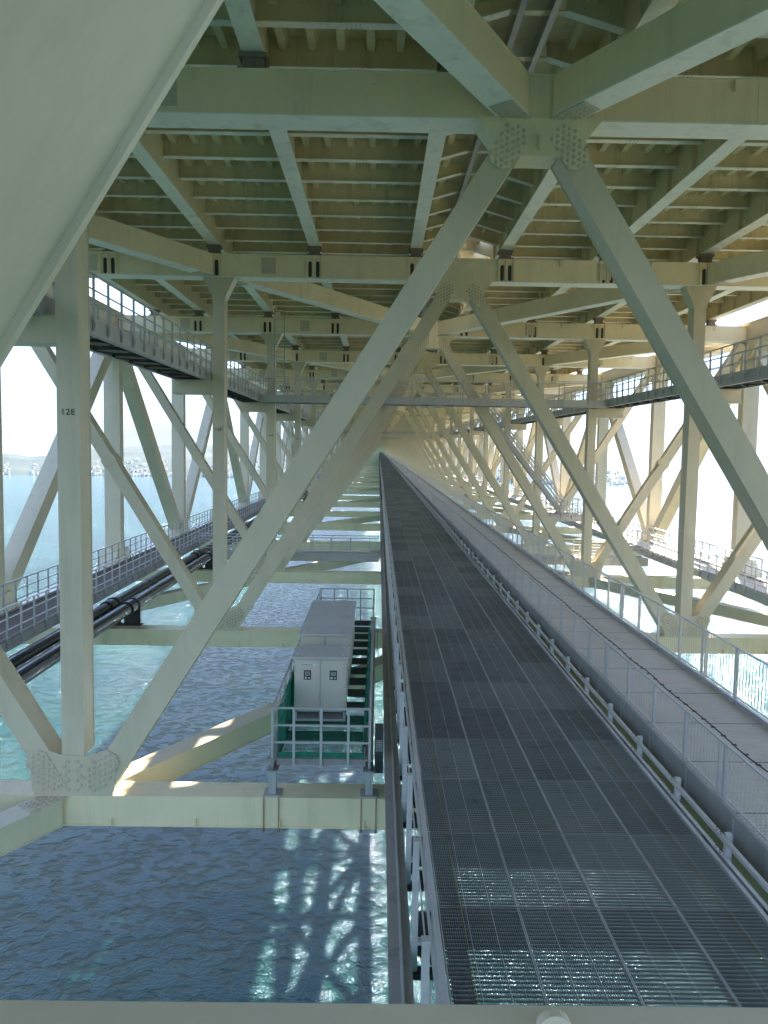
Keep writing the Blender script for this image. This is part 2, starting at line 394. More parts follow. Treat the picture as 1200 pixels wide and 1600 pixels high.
# ------------------------------------------------------------ main trusses on both sides
def main_truss(sx, label):
    e = thing('main_truss', label, 'bridge truss', (XC+sx*HW, 0, 0))
    P = M['paint']
    for nm, z0, z1 in (('top_chord', 7.0, 8.25), ('bottom_chord', -8.9, -7.65)):
        m = MB(); m.box(-.46, .46, -8, 1270, z0+.04, z1-.04); m.box(-.52, .52, -8, 1270, z0, z0+.04); m.box(-.52, .52, -8, 1270, z1-.04, z1)
        m.obj(nm, P, e)
    m = MB(); m.box(-.5, .5, 0, .62, -7.65, 7.0)
    post = m.obj('post', P, e, (0, FY(12)-PAN, 0))
    m = MB(); m.bar((0, .3, -7.7), (0, PAN+.3, 7.05), .82, .82, (1, 0, 0)); dg = m.obj('diagonal', P, e, (0, FY(13), 0))
    m = MB(); m.bar((0, .3, 7.05), (0, PAN+.3, -7.7), .82, .82, (1, 0, 0)); dh = m.obj('diagonal', P, e, (0, FY(12), 0))
    m = MB()
    m.prism([(-1.2, 0), (1.2, 0), (.75, 1.1), (-.75, 1.1)], 0, .03)
    for i in range(0, 60):
        if i: o = post.copy(); C.objects.link(o); o.location = (0, FY(12)+(i-1)*PAN, 0)
    for i in range(-1, 60):
        n = 12+i; src = dg if n % 2 else dh
        if n in (12, 13): continue
        o = src.copy(); C.objects.link(o); o.location = (0, FY(12)+i*PAN, 0)
    # joint plates
    m = MB()
    for gi, (z, zz) in enumerate(((-7.65, 1), (7.0, -1))):
        m = MB(); v = [(-.44, -1.3, z), (-.44, 1.9, z), (-.44, 1.2, z+zz*1.0), (-.44, -.6, z+zz*1.0)]
        x = -.53; m.add([(x, p[1], p[2]) for p in v]+[(x+1.06, p[1], p[2]) for p in v], [(0, 1, 2, 3), (7, 6, 5, 4), (0, 4, 5, 1), (1, 5, 6, 2), (2, 6, 7, 3), (3, 7, 4, 0)])
        g0 = m.obj('joint_plate', P, e, (0, FY(12), 0))
        for i in range(1, 40):
            o = g0.copy(); C.objects.link(o); o.location = (0, FY(12)+i*PAN, 0)
    return e
main_truss(-1, 'left main truss of pale posts and long diagonals above open water')
main_truss(1, 'right main truss of pale posts and long diagonals against the sunlit water')

# ------------------------------------------------------------ lateral bracing
def lateral(z0, z1, w, path, hb=True):
    """box members in plan between beams; path = list of (x0, y0, x1, y1)"""
    m = MB()
    for x0, y0, x1, y1 in path:
        zc = (z0+z1)/2
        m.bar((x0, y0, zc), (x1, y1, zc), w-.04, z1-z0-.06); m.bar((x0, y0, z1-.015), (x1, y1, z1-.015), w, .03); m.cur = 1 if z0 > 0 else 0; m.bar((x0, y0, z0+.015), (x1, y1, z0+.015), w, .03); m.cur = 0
    return m
def lateral_set(n, top):
    # chevron: outer(n) -> quarter(n+1) -> centre(n+2)
    z0, z1, w = (7.12, 7.98, .62) if top else (-8.68, -8.06, .62)
    y0, y1, y2 = FY(n)+.45, FY(n+1)+.35, FY(n+2)+.2
    e = thing('top_bracing' if top else 'bottom_bracing', 'x', 'bridge bracing', (XC, y1, 0))
    q = 10.2
    for s in (-1, 1):
        dx = (q-.7)/(y2-y1)
        o = lateral(z0+(.01 if top else 0), z1, w, [(s*(q-.45), .55, s*.5, y2-y1-.1)]).obj('brace', [M['paint_warm'] if top else M['paint'], M['flange']], e)
        if FY(n) > -20 or n == 10:
            lateral(z0, z1, w, [(s*(HW-.8), y0-y1+.2, s*(q+.45), -.3)]).obj('brace', [M['paint_warm'] if top else M['paint'], M['flange']], e)
        # gusset plates with bolts at quarter and centre
        zz = z0-.02 if top else z1
        for (x, y) in ((s*(q-.55), .75), (s*(q+.5), -.45), (s*.62, y2-y1-.35)):
            g = MB(); a = math.atan2(y2-y1, -s*q)
            ca, sa = math.cos(a), math.sin(a); p = [(x+u*ca-v*sa, y+u*sa+v*ca) for u, v in ((-.55, -.26), (.45, -.26), (.6, 0), (.45, .26), (-.55, .26))]
            g.add([(px, py, zz) for px, py in p]+[(px, py, zz+.02) for px, py in p], [(4, 3, 2, 1, 0), (5, 6, 7, 8, 9)]+[(i, (i+1) % 5, (i+1) % 5+5, i+5) for i in range(5)])
            if n < 18:
                for i in range(8):
                    for j in range(4):
                        u, v = -.45+.12*i, -.19+.125*j
                        g.bolt((x+u*ca-v*sa, y+u*sa+v*ca, zz if top else zz+.02), (0, 0, -1 if top else 1), .03, .024)
            g.obj('splice_plate', M['bolt'], e)
        if not top and n < 16:                       # lifting lugs on the brace
            for fr in (.38, .55):
                l = MB(); x, y = s*(q-.45)+(s*.5-s*(q-.45))*fr, .55+(y2-y1-.65)*fr
                l.add([(x-.12, y, z1), (x+.12, y, z1), (x+.07, y, z1+.17), (x-.07, y, z1+.17), (x-.12, y+.03, z1), (x+.12, y+.03, z1), (x+.07, y+.03, z1+.17), (x-.07, y+.03, z1+.17)], [(0, 1, 2, 3), (7, 6, 5, 4), (0, 4, 5, 1), (1, 5, 6, 2), (2, 6, 7, 3), (3, 7, 4, 0)])
                l.obj('lifting_lug', M['paint'], o)
    return e
for i, n in enumerate(range(10, 40, 2)):
    e = lateral_set(n, True)
    tag(e, 'V shaped top bracing meeting at %s' % ('frame 12E' if n == 10 else 'the %s frame beyond 13E' % ORD[n+2-13]) if n < 22 else 'far V shaped top bracing merging with others near the vanishing point', None, 'top bracing')
for i, n in enumerate(range(11, 41, 2)):
    e = lateral_set(n, False)
    tag(e, 'V shaped bottom bracing over the water reaching %s' % ('frame 13E' if n == 11 else 'the %s frame beyond 13E' % ORD[n+2-13]) if n < 22 else 'far V shaped bottom bracing merging with others near the vanishing point', None, 'bottom bracing')

# ------------------------------------------------------------ road deck overhead
ZG0, ZR0, ZU0, ZD = 8.45, 9.22, 9.66, 9.97
dk = thing('road_deck', 'ribbed underside of the road deck carried overhead on long girders', 'bridge deck', (XC, 0, 0))
P2 = M['paint_deck']
Y0, Y1 = -9.0, 1260.0
GX = [-17.6, -14.8, -10.45, -6.2, -1.9, 1.9, 6.2, 10.45, 14.8, 17.6]
for s in (-1, 1):
    m = MB(); a, b = sorted((s*.62, s*18.4)); 
    if s > 0: a = 1.85
    else: b = -.34
    m.box(a, b, Y0, Y1, ZD, ZD+.02)
    if s > 0:                                    # centre strip: a slot and a gutter left open in some spans
        m.box(.47, 1.25, Y0, Y1, ZD, ZD+.02); yy = Y0; spans = [(33+35*k, 44+35*k) for k in range(8)]
        for u0, u1 in spans+[(Y1, Y1)]:
            m.box(-.34, .47, yy, u0, ZD, ZD+.02); m.box(1.25, 1.85, yy, u0, ZD, ZD+.02); yy = u1
    m.obj('deck_plate', P2, dk)
    a, b = sorted((s*1.9, s*18.4)); m = MB(); m.box(a, b, Y0, Y1, ZD+.02, ZD+.12); m.box(*sorted((s*18.4, s*18.55)), Y0, Y1, ZD-.3, ZD+1.0); m.obj('road_slab', M['concrete'], dk)
for x in GX:
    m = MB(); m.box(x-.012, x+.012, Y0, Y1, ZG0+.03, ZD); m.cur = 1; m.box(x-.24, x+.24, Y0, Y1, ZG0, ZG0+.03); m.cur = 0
    y = FY(12)-PAN
    while y < 160:
        for k in range(8):
            yy = y+k*PAN/8+.9
            m.box(x-.15, x-.012, yy, yy+.02, ZG0+.03, ZD-.05)
        y += PAN
    m.obj('deck_girder', [M['paint_dark'], M['flange']], dk)
# floor ribs between girders with T flange; 8 per panel
def rib_mesh():
    m = MB()
    for i in range(len(GX)-1):
        a, b = GX[i]+.015, GX[i+1]-.015
        if a < 0 < b: continue
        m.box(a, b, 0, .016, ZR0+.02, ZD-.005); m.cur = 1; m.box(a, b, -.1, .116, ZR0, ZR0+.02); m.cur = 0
    for s in (-1, 1):                     # the ribs rise towards the open centre strip
        x0, x1 = s*1.885, s*.62
        for dz, t0, t1, yy0, yy1 in ((0, 0, .02, -.1, .116), (.02, 0, ZD-ZR0-.03, 0, .016)):
            pass
        pl = [(x0, ZR0), (x1, ZR0+.36), (x1, ZR0+.38), (x0, ZR0+.02)]
        web = [(x0, ZR0+.02), (x1, ZR0+.38), (x1, ZD-.005), (x0, ZD-.005)]
        if s > 0: pl.reverse(); web.reverse()
        m.cur = 1; m.prism(pl, -.1, .116); m.cur = 0; m.prism(web, 0, .016)
    m.box(-.62, .62, -.08, .1, ZR0+.36, ZR0+.38)
    return m
def rib_extra(m):
    for x in (-16.2, -12.7, -8.3, -4.05, 4.05, 8.3, 12.7, 16.2):      # bolted seam in each rib
        m.box(x-.2, x+.2, -.012, .028, ZR0+.04, ZD-.04)
        for i in range(4):
            for j in range(6): m.bolt((x-.15+.1*i, -.012, ZR0+.1+.1*j), (0, -1, 0), .022, .018)
        for i in range(4): m.bolt((x-.15+.1*i, -.05, ZR0), (0, 0, -1), .022, .018); m.bolt((x-.15+.1*i, .07, ZR0), (0, 0, -1), .022, .018)
mr = rib_mesh(); rib_extra(mr)
y = FY(12)-PAN
rib0 = mr.obj('floor_rib', [P2, M['flange']], dk, (0, y+.5, 0))
ribL = rib_mesh()
pr = ribL.obj('floor_rib', [P2, M['flange']], dk, (0, y+.5+36*PAN/8, 0))
cnt = 1
for i in range(1, 100):
    src = rib0 if i < 36 else pr
    if i == 36: continue
    o = src.copy(); C.objects.link(o); o.location = (0, y+.5+i*PAN/8, 0)
m = MB()
for i in range(100, 660):
    yy = y+.5+i*PAN/8
    for s in (-1, 1): m.box(*sorted((s*1.9, s*17.6)), yy, yy+.02, ZR0, ZD-.004)
tag(m.obj('floor_rib', P2, dk), kind='stuff')
# trough ribs under the plate
ux = []
for i in range(len(GX)-1):
    a, b = GX[i], GX[i+1]
    if a < 0 < b: continue
    k = max(2, round((b-a)/.72)); ux += [a+(b-a)*(j+.5)/k for j in range(k)]
ux += [-1.2, 1.2]
def trough(x):
    m = MB(); z = ZU0 if abs(x) > 1.5 else ZU0+.14
    for (xa, za), (xb, zb) in (((-.16, ZD), (-.09, z)), ((-.09, z), (.09, z)), ((.09, z), (.16, ZD))):
        m.add([(x+xa, Y0, za), (x+xb, Y0, zb), (x+xb, 480, zb), (x+xa, 480, za)], [(0, 1, 2, 3)])
    for i in range(0, 40):                               # bright weld plates where a trough meets a rib
        yy = FY(12)-PAN+.5+i*PAN/8
        m.box(x-.1, x+.1, yy-.02, yy+.0, z-.015, z+.01)
    return m
for x in ux: trough(x).obj('trough_rib', P2, dk)
# two light beams in the open strip
for x in (-.42, .30): 
    m = MB(); m.box(x-.07, x+.07, Y0, 700, ZR0+.22, ZR0+.24); m.box(x-.008, x+.008, Y0, 700, ZR0+.24, ZD); m.obj('centre_beam', M['galv'], dk)
# ------------------------------------------------------------ walkways
def railing(m, p0, p1, z, h, posts, ph, nr=3, r=.02):
    """returns rails in m; posts into ph"""
    (x0, y0), (x1, y1) = p0, p1
    for k in range(nr): zz = z+h-(h/nr)*k; m.bar((x0, y0, zz), (x1, y1, zz), .045 if k == 0 else .03, .045 if k == 0 else .03)
def walkway(name, label, x0, x1, y0, y1, z, h=1.1, pitch=1.0, ch=.4, along='y', deckmat='plank', cat='walkway', sides=(1, 1), group=None, slat=.12, bottom=True):
    e = thing(name, label, cat, (x0, y0, z), group)
    W = x1-x0; Ln = y1-y0
    m = MB()
    m.box(.06, W-.06, .0, Ln, -.05, -.03) if deckmat == 'solid' else None
    if along == 'y':
        yy = 0
        while yy < min(Ln, 110): m.box(.05, W-.05, yy, yy+slat*.72, -.045, 0); yy += slat
        if Ln > 110: m.box(.05, W-.05, 110, Ln, -.045, 0)
    else:
        xx = 0
        while xx < W: m.box(xx, xx+slat*.8, .05, Ln-.05, -.045, 0); xx += slat
    m.obj('deck_slats', M[deckmat], e)
    rails = [((0, 0), (0, Ln)), ((W, 0), (W, Ln))] if along == 'y' else [((0, 0), (W, 0)), ((0, Ln), (W, Ln))]
    npost_total = 0
    for si, (a, b) in enumerate(rails):
        a = Vector((*a, 0)); b = Vector((*b, 0)); dd = (b-a); l = dd.length; dd.normalize()
        inn = Vector((1, 0, 0)) if along == 'y' else Vector((0, 1, 0)); inn *= (1 if si == 0 else -1)
        m = MB(); zc = Vector((0, 0, -ch/2))
        m.bar(a+zc, b+zc, .02, ch); m.bar(a+inn*.05+Vector((0, 0, -ch)), b+inn*.05+Vector((0, 0, -ch)), .12, .02)
        m.bar(a+inn*.04+Vector((0, 0, .055)), b+inn*.04+Vector((0, 0, .055)), .02, .09)
        m.obj('edge_channel', M['galv'], e)
        if not sides[si]: continue
        m = MB()
        o_ = -inn*.045
        for k in range(3):
            zz = Vector((0, 0, h*(1-k/3)))
            m.bar(a+zz+o_, b+zz+o_, .05 if k == 0 else .032, .05 if k == 0 else .032)
        hr = m.obj('handrail', M['galv_light'], e)
        pm = MB(); pm.box(-.025, .025, -.03, .03, -ch*.75, h); pm.box(-.045, .045, -.012, .012, -ch*.5, -.05)
        k = 0; src = None; nmax = int(l/pitch)
        st = MB()
        for k in range(nmax+1):
            p = a+dd*(k*pitch)+o_
            if k < 48:
                if src is None: src = pm.obj('post', M['galv'], hr, p)
                else: o = src.copy(); C.objects.link(o); o.parent = hr; o.location = p
            elif k < 260: st.box(p.x-.025, p.x+.025, p.y-.03, p.y+.03, -ch*.75, h)
        if st.v: tag(st.obj('post', M['galv'], hr), kind='stuff')
    if bottom:                                   # X bracing under the deck
        m = MB(); q = 0; Lm = min(Ln, 150) if along == 'y' else W
        while q < Lm-1.5:
            if along == 'y': m.bar((.05, q, -ch+.02), (W-.05, q+1.5, -ch+.02), .05, .04); m.bar((W-.05, q, -ch+.02), (.05, q+1.5, -ch+.06), .05, .04); m.box(.02, W-.02, q, q+.06, -ch+.07, -ch+.17)
            else: m.bar((q, .05, -ch+.02), (q+1.5, Ln-.05, -ch+.02), .05, .04); m.box(q, q+.06, .02, Ln-.02, -ch+.06, -ch+.16)
            q += 1.5
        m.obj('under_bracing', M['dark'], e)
    return e
walkway('walkway', 'upper left railed walkway of grey channels hung beside the columns lettered 12E and 13E', -8.7, -7.35, -6, 620, 3.12, 1.15, .95, .36)
walkway('walkway', 'upper right railed walkway of grey channels against the bright sky', 14.0, 15.3, -6, 620, 3.12, 1.2, .95, .36)
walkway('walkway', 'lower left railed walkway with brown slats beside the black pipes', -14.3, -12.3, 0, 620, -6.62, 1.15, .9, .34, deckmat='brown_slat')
walkway('walkway', 'lower right sunlit railed walkway with reddish slats over glittering water', 18.3, 20.1, 4, 620, -6.6, 1.15, .95, .38)
for yy, lab in ((42.2, 'upper grey footbridge crossing the whole width between the columns, nearest of its kind'), (42.2+PAN*6, 'second upper footbridge far down the bridge above the road'), (42.2+PAN*11, 'third and smallest upper footbridge close to the vanishing point')):
    walkway('cross_footbridge', lab, -7.3, 13.95, yy, yy+1.1, 3.05, 1.2, 1.55, .36, along='x', cat='footbridge', group='upper cross footbridges')
walkway('cross_footbridge', 'lower left footbridge over the water joining pipe walkway and road', -12.2, .1, 45.4, 46.6, -7.15, 1.15, 1.3, .42, along='x', cat='footbridge', group='lower cross footbridges')
walkway('cross_footbridge', 'lower right footbridge from the white fence to the sunlit walkway', 9.9, 18.2, 45.4, 46.6, -7.15, 1.15, 1.2, .42, along='x', cat='footbridge', group='lower cross footbridges')
walkway('stair_landing', 'small railed landing at the foot of the steep steel stair', 11.9, 14.2, 46.9, 48.1, -4.4, 1.1, .75, .4, along='x', cat='landing')
# steep stair
st = thing('steel_stair', 'steep dark steel stair descending right from the upper footbridge', 'stair', (7.15, 47, 2.8))
A, B = Vector((0, 0, 0)), Vector((5.7, 0, -7.2))
for yy in (0, .85):
    o = Vector((0, yy, 0)); m = MB().bar(A+o, B+o, .03, .22); m.obj('stringer', M['galv'], st)
    m = MB()
    for h in (.45, .8, 1.15): m.bar(A+o+Vector((0, 0, h)), B+o+Vector((0, 0, h)), .05, .05)
    for k in range(9):
        p = A+(B-A)*(k/8)+o; m.bar(p, p+Vector((0, 0, 1.15)), .035, .035, (1, 0, 0))
    m.obj('handrail', M['galv'], st)
tr = MB().box(-.12, .12, .02, .83, -.015, .015).obj('tread', M['galv'], st, (.15, 0, -.2))
for k in range(1, 28):
    o = tr.copy(); C.objects.link(o); p = A+(B-A)*(k/28); o.location = (p.x+.15, 0, p.z-.2)
# caged ladder up to the road deck
ld = thing('caged_ladder', 'upright caged ladder rising from the left end of the upper footbridge', 'ladder', (-6.15, 42.3, 3.05))
for x in (-.3, .3): MB().bar((x, 0, 0), (x, 0, 5.3), .06, .04, (0, 1, 0)).obj('side_rail', M['galv'], ld)
rg = MB().tube([(-.3, 0, 0), (.3, 0, 0)], .012, 6).obj('rung', M['galv'], ld, (0, 0, .3))
for k in range(1, 17): o = rg.copy(); C.objects.link(o); o.location = (0, 0, .3+.3*k)
hp = MB().tube([(.35*math.cos(a)*1.0, -.02-.6*math.sin(a), 0) for a in [math.pi*i/8 for i in range(9)]], .018, 6).obj('cage_hoop', M['galv'], ld, (0, 0, 2.3))
for k in range(1, 5): o = hp.copy(); C.objects.link(o); o.location = (0, 0, 2.3+.75*k)

# ------------------------------------------------------------ black pipes at the lower left
for x, lab in ((-11.72, 'left of the two long glossy black pipes beside the lower walkway'), (-10.85, 'right of the two long glossy black pipes beside the lower walkway')):
    e = thing('service_main', lab, 'pipe', (x, 0, -7.15), 'black pipes')
    MB().tube([(0, -3, 0), (0, 640, 0)], .27, 20).obj('pipe_run', M['pipe'], e)
    m = MB().tube([(0, -.28, 0), (0, .28, 0)], .33, 20); cl = m.obj('pipe_collar', M['pipe'], e, (0, FY(12)+.3, 0))
    m = MB()
    hh = [(.36*math.cos(a), .36*math.sin(a)) for a in [math.pi*i/10 for i in range(11)]]
    m.prism([(-.36, -.83), (.36, -.83)]+hh, -.04, .04); m.box(-.45, .45, -.2, .2, -.86, -.83)
    sd = m.obj('pipe_saddle', M['dark'], e, (0, FY(12)+.75, 0))
    for i in range(1, 28):
        for src, dy in ((cl, .3), (sd, .75)):
            o = src.copy(); C.objects.link(o); o.location = (0, FY(12)+i*PAN+dy, 0)

# ------------------------------------------------------------ grating road in the middle
ZF = -6.70
gr = thing('grating_road', 'dark steel grating service road running to the vanishing point', 'service road', (.98, 5.75, ZF))
PW, PL = 4.72/4, 1.95
def gpanel():
    m = MB()
    n = 38
    for i in range(n+1):
        x = .012+(PW-.024)*i/n; big = i in (0, 13, 25, n)
        m.cur = 1 if big else 0
        t_ = (.009 if i in (0, n) else .0055) if big else .0028
        m.box(x-t_, x+t_, 0.012, PL-.012, -.042 if big else -.026, 0 if big else -.002)
    m.cur = 0
    for j in range(27):
        y = .02+(PL-.04)*j/26; t_ = .008 if j in (0, 26) else .0045
        m.box(.001, PW-.001, y-t_, y+t_, -.034 if 0 < j < 26 else -.044, -.001)
    return m
g0 = gpanel().obj('grating_panel', [M['grating'], M['grating_bar']], gr)
for r in range(25):
    for c in range(4):
        if r or c: o = g0.copy(); C.objects.link(o); o.location = (c*PW, r*PL, 0)
m = MB(); ys = 25*PL
for i in range(49):
    x = .01+4.70*i/48; m.cur = int(i % 4 == 0); m.box(x-.012, x+.012, ys, 1180, -.05, 0)
m.cur = 0
yy = ys
while yy < 1180:
    m.box(0, 4.72, yy, yy+.03, -.048, -.002); yy += .16 if yy < 110 else (.4 if yy < 300 else 1.2)
tag(m.obj('grating_panel', [M['grating'], M['grating_bar']], gr), kind='stuff')
# edge channels
for x0, x1 in ((-.10, -.01), (4.73, 4.80)):
    m = MB(); m.box(x0, x1, 0, 1180, -.02, .012); m.box(x0, x0+.015, 0, 1180, -.24, -.02); m.box(x0-.0, x1, 0, 1180, -.255, -.24); m.obj('edge_channel', M['galv_light'], gr)
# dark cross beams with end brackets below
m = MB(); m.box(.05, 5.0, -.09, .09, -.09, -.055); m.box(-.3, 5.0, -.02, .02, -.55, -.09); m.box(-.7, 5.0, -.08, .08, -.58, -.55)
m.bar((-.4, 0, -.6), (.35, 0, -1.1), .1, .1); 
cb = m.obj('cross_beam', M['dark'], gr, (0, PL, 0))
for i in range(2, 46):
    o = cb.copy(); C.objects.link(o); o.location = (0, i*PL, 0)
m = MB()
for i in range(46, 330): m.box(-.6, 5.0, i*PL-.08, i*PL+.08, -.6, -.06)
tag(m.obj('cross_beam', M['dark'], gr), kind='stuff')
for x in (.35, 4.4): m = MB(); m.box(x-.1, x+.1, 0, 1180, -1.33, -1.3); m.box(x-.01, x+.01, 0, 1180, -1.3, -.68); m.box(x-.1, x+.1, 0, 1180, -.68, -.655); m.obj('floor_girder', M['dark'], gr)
# yellow-black marking ropes
for x0, nm in ((.32, 'left'), (4.22, 'right')):
    m = MB()
    pts = [(x0+.02*math.sin(k*.31), k*.5, .012) for k in range(0, 300)]
    m.tube(pts, .006, 5); tag(m.obj('rope', M['rope'], None, (.98, 5.75, ZF)), 'thin yellow and black rope lying along the %s side of the grating road' % nm, 'rope')
# left handrail of posts and light rails
hl = thing('service_rail', 'galvanised post and rail barrier along the left edge of the grating road', 'railing', (.62, 5.4, ZF))
m = MB(); m.box(-.045, .045, -.035, .035, -.72, 1.20); m.box(-.05, .05, -.05, .05, 1.20, 1.215); m.box(-.06, .12, -.06, .06, -.30, -.26)
p0 = m.obj('post', M['galv_light'], hl, (0, .0, 0))
for k in range(1, 95): o = p0.copy(); C.objects.link(o); o.location = (0, k*PL, 0)
m = MB()
m.box(.048, .068, 0, 400, .58, .61)
m.box(.046, .080, 0, 400, 1.14, 1.18); m.obj('rail', M['galv_light'], hl)
m = MB()
for k in range(95, 205): m.box(-.04, .04, k*PL, k*PL+.07, -.7, 1.2)
tag(m.obj('post', M['galv_light'], hl), kind='stuff')
# long running girder to the left of it
rg = thing('running_girder', 'long brown grey running girder with a thin rail along its top', 'girder', (.41, 4.5, -7.1))
m = MB(); m.box(-.165, .165, 0, 1180, -.02, 0); m.box(-.01, .01, 0, 1180, -.42, -.02); m.box(-.13, .13, 0, 1180, -.44, -.42)
m.obj('girder', M['railsteel'], rg)
m = MB(); m.box(-.0, .045, 0, 1180, 0, .035); m.box(.01, .035, 0, 1180, .035, .07); m.obj('running_rail', M['galv'], rg)
for k in range(60): MB().bar((.02, k*PL+.9, -.36), (.6, k*PL+.9, -.36), .14, .10).obj('side_bracket', M['dark'], rg)

# right barrier of two channel rails
bx = thing('guard_barrier', 'two row galvanised channel barrier along the right edge of the grating road', 'barrier', (5.98, 5.2, ZF))
m = MB(); m.box(-.05, .05, -.04, .04, -.55, .36); m.box(-.075, -.05, -.09, .09, -.33, -.12)
p0 = m.obj('post', M['galv_light'], bx)
for i in range(3):
    pass
for k in range(1, 95): o = p0.copy(); C.objects.link(o); o.location = (0, k*PL, 0)
for z in (.30, -.02):
    m = MB(); m.box(-.12, -.05, 0, 420, z, z+.012); m.box(-.12, -.105, 0, 420, z-.06, z); m.box(-.105, -.05, 0, 420, z-.072, z-.06)
    m.obj('rail', M['galv_light'], bx)
m = MB(); m.box(-.08, .04, 0, 420, -.62, -.60); m.box(-.08, -.06, 0, 420, -.72, -.62); m.obj('base_channel', M['galv'], bx)
m = MB()
for k in range(26):
    for z in (.324, .004):
        for i in range(4): m.bolt((-.095+.03*(i % 2), k*PL+.06+.07*i, z-.012), (0, 0, 1), .012, .01)
tag(m.obj('bolts', M['dark'], bx), kind='stuff')
# ------------------------------------------------------------ public walkway with white fences
ww = thing('slatted_footpath', 'grey brown slatted footpath between two galvanised fences right of the road', 'footpath', (6.72, 6.0, -6.72))
m = MB(); yy = 0
while yy < 62: m.box(.05, 3.0, yy, yy+.078, -.03, 0); yy += .1
m.box(.05, 3.0, 62, 1180, -.03, 0); m.box(.05, 3.0, 0, 62, -.055, -.035)
m.obj('path_slats', M['plank'], ww)
m = MB()
for k in range(40): m.box(.05, 3.0, k*2.13, k*2.13+.022, .001, .004)
m.obj('joint_strip', M['dark'], ww)
for x0, x1, z0, z1 in ((-.03, .05, -.55, .06), (3.0, 3.1, -.36, .12)):
    m = MB(); m.box(x0, x1, 0, 1180, z1-.02, z1); m.box(x0, x0+.02, 0, 1180, z0, z1-.02); m.box(x0-.05, x0+.10, 0, 1180, z0-.02, z0)
    for k in range(60): m.box(x0-.05, x0-.002, k*PL+.3, k*PL+.33, z0, z1-.03)
    m.obj('edge_channel', M['galv'], ww)
m = MB(); m.box(.0, 3.0, 0, .14, -.50, -.06); m.box(-.62, .0, 0, .55, -.895, -.86)
cb = m.obj('cross_beam', M['dark'], ww, (0, .5, 0))
m = MB(); m.box(-.66, .38, 0, 1180, -.93, -.90); m.box(-.36, -.34, 0, 1180, -1.29, -.93); m.obj('floor_girder', M['paint_warm'], ww)
for k in range(1, 60): o = cb.copy(); C.objects.link(o); o.location = (0, .5+k*PL, 0)
def fence(label, x, ztop, zbot, pitch, wires):
    e = thing('galvanised_fence', label, 'fence', (x, 6.0, zbot), 'fences along the footpath')
    h = ztop-zbot
    m = MB(); m.box(-.036, .036, -.03, .03, -.12, h)
    p0 = m.obj('post', M['galv_light'], e)
    k = 1; y = pitch
    for k in range(1, 96):
        y = k*pitch
        o = p0.copy(); C.objects.link(o); o.location = (0, y, 0)
    for k in range(0, 24, 4): m = MB(); m.box(-.03, .03, k*pitch+.2, k*pitch+.245, -.12, h); m.obj('end_post', M['galv_light'], e)
    m = MB(); m.box(-.025, .025, 0, 560, h-.035, h); m.box(-.02, .02, 0, 560, .06, .09); m.obj('rail', M['galv_light'], e)
    m = MB(); y = .0
    while y < 80:
        if abs((y/pitch) % 1) > .02:
            zz = [.09+(h-.13)*i/8 for i in range(9)]
            for i in range(8):
                dy = .010*(1 if i % 2 else -1)
                m.bar((0, y+dy, zz[i]), (0, y-dy, zz[i+1]), .0095, .0095, (1, 0, 0))
        y += wires
    while y < 500: m.box(-.004, .004, y, y+.012, .06, h); y += .35
    tag(m.obj('wire_infill', M['galv_light'], e), kind='stuff')
    return e
fence('galvanised wire fence between the barrier and the slatted footpath', 6.80, -5.56, -6.67, 1.70, .135)
fence('galvanised wire fence on the far right side of the slatted footpath', 9.75, -5.17, -6.58, 1.72, .15)
m = MB()
pts = [(6.93+.012*math.sin(k*1.3), 5+k*.4, -5.56+.018*math.sin(k*.9)) for k in range(0, 260)]
m.tube(pts, .013, 6)
for k in range(0, 120): m.box(6.90, 6.99, 5.2+k*.42, 5.26+k*.42, -5.575, -5.567)
tag(m.obj('cable', M['ink']), 'black cable with clips strung along the top of the inner fence', 'cable')

# ------------------------------------------------------------ equipment platform with cabinets
pf = thing('equipment_platform', 'grey steel platform with netting and railings hung over the water left of the road', 'platform', (0, 0, 0))
PX0, PX1, PY0, PY1, PZ = -2.33, -.10, 15.35, 28.6, -7.12
m = MB()
for x in (PX0, PX1-.0): m.box(x-.09, x+.09, PY0-.1, PY1, PZ-.03, PZ); m.box(x-.01, x+.01, PY0-.1, PY1, PZ-.27, PZ-.03); m.box(x-.09, x+.09, PY0-.1, PY1, PZ-.3, PZ-.27)
m.box(PX0+.09, PX1-.09, PY0, PY0+.03, PZ-.17, PZ-.01); m.box(PX0+.09, PX1-.09, PY0-.06, PY0, PZ-.03, PZ-.01)
m.obj('frame', M['railsteel'], pf)
for x in (PX0, PX1):
    for yb in (FY(12)+.12, FY(13)+.15):
        m = MB(); m.box(x-.085, x+.085, yb, yb+.018, ZB1+.03, PZ-.3); m.box(x-.085, x+.085, yb+.2, yb+.218, ZB1+.03, PZ-.3); m.box(x-.01, x+.01, yb+.018, yb+.2, ZB1+.03, PZ-.3)
        m.box(x-.2, x+.2, yb-.08, yb+.3, ZB1, ZB1+.03); m.box(x-.14, x+.14, yb-.04, yb+.26, PZ-.33, PZ-.3)
        m.obj('leg', M['galv'], pf)
        m = MB()
        for dx in (-.17, .17): m.box(x+dx-.012, x+dx+.012, FY(12)-.014 if yb < 20 else FY(13)-.014, (FY(12) if yb < 20 else FY(13))-.002, ZB0-.08, ZB1+.02); m.box(x+dx-.03, x+dx+.03, (FY(12) if yb < 20 else FY(13))-.05, (FY(12) if yb < 20 else FY(13))+.05, ZB0-.06, ZB0-.03)
        m.obj('clamp_rod', M['rust'], pf)
sl = MB().box(PX0+.1, PX1-.1, 0, .12, PZ-.22, PZ-.02).obj('floor_beam', M['dark'], pf, (0, PY0+1.4, 0))
for k in range(1, 12): o = sl.copy(); C.objects.link(o); o.location = (0, PY0+1.4+k*1.02, 0)
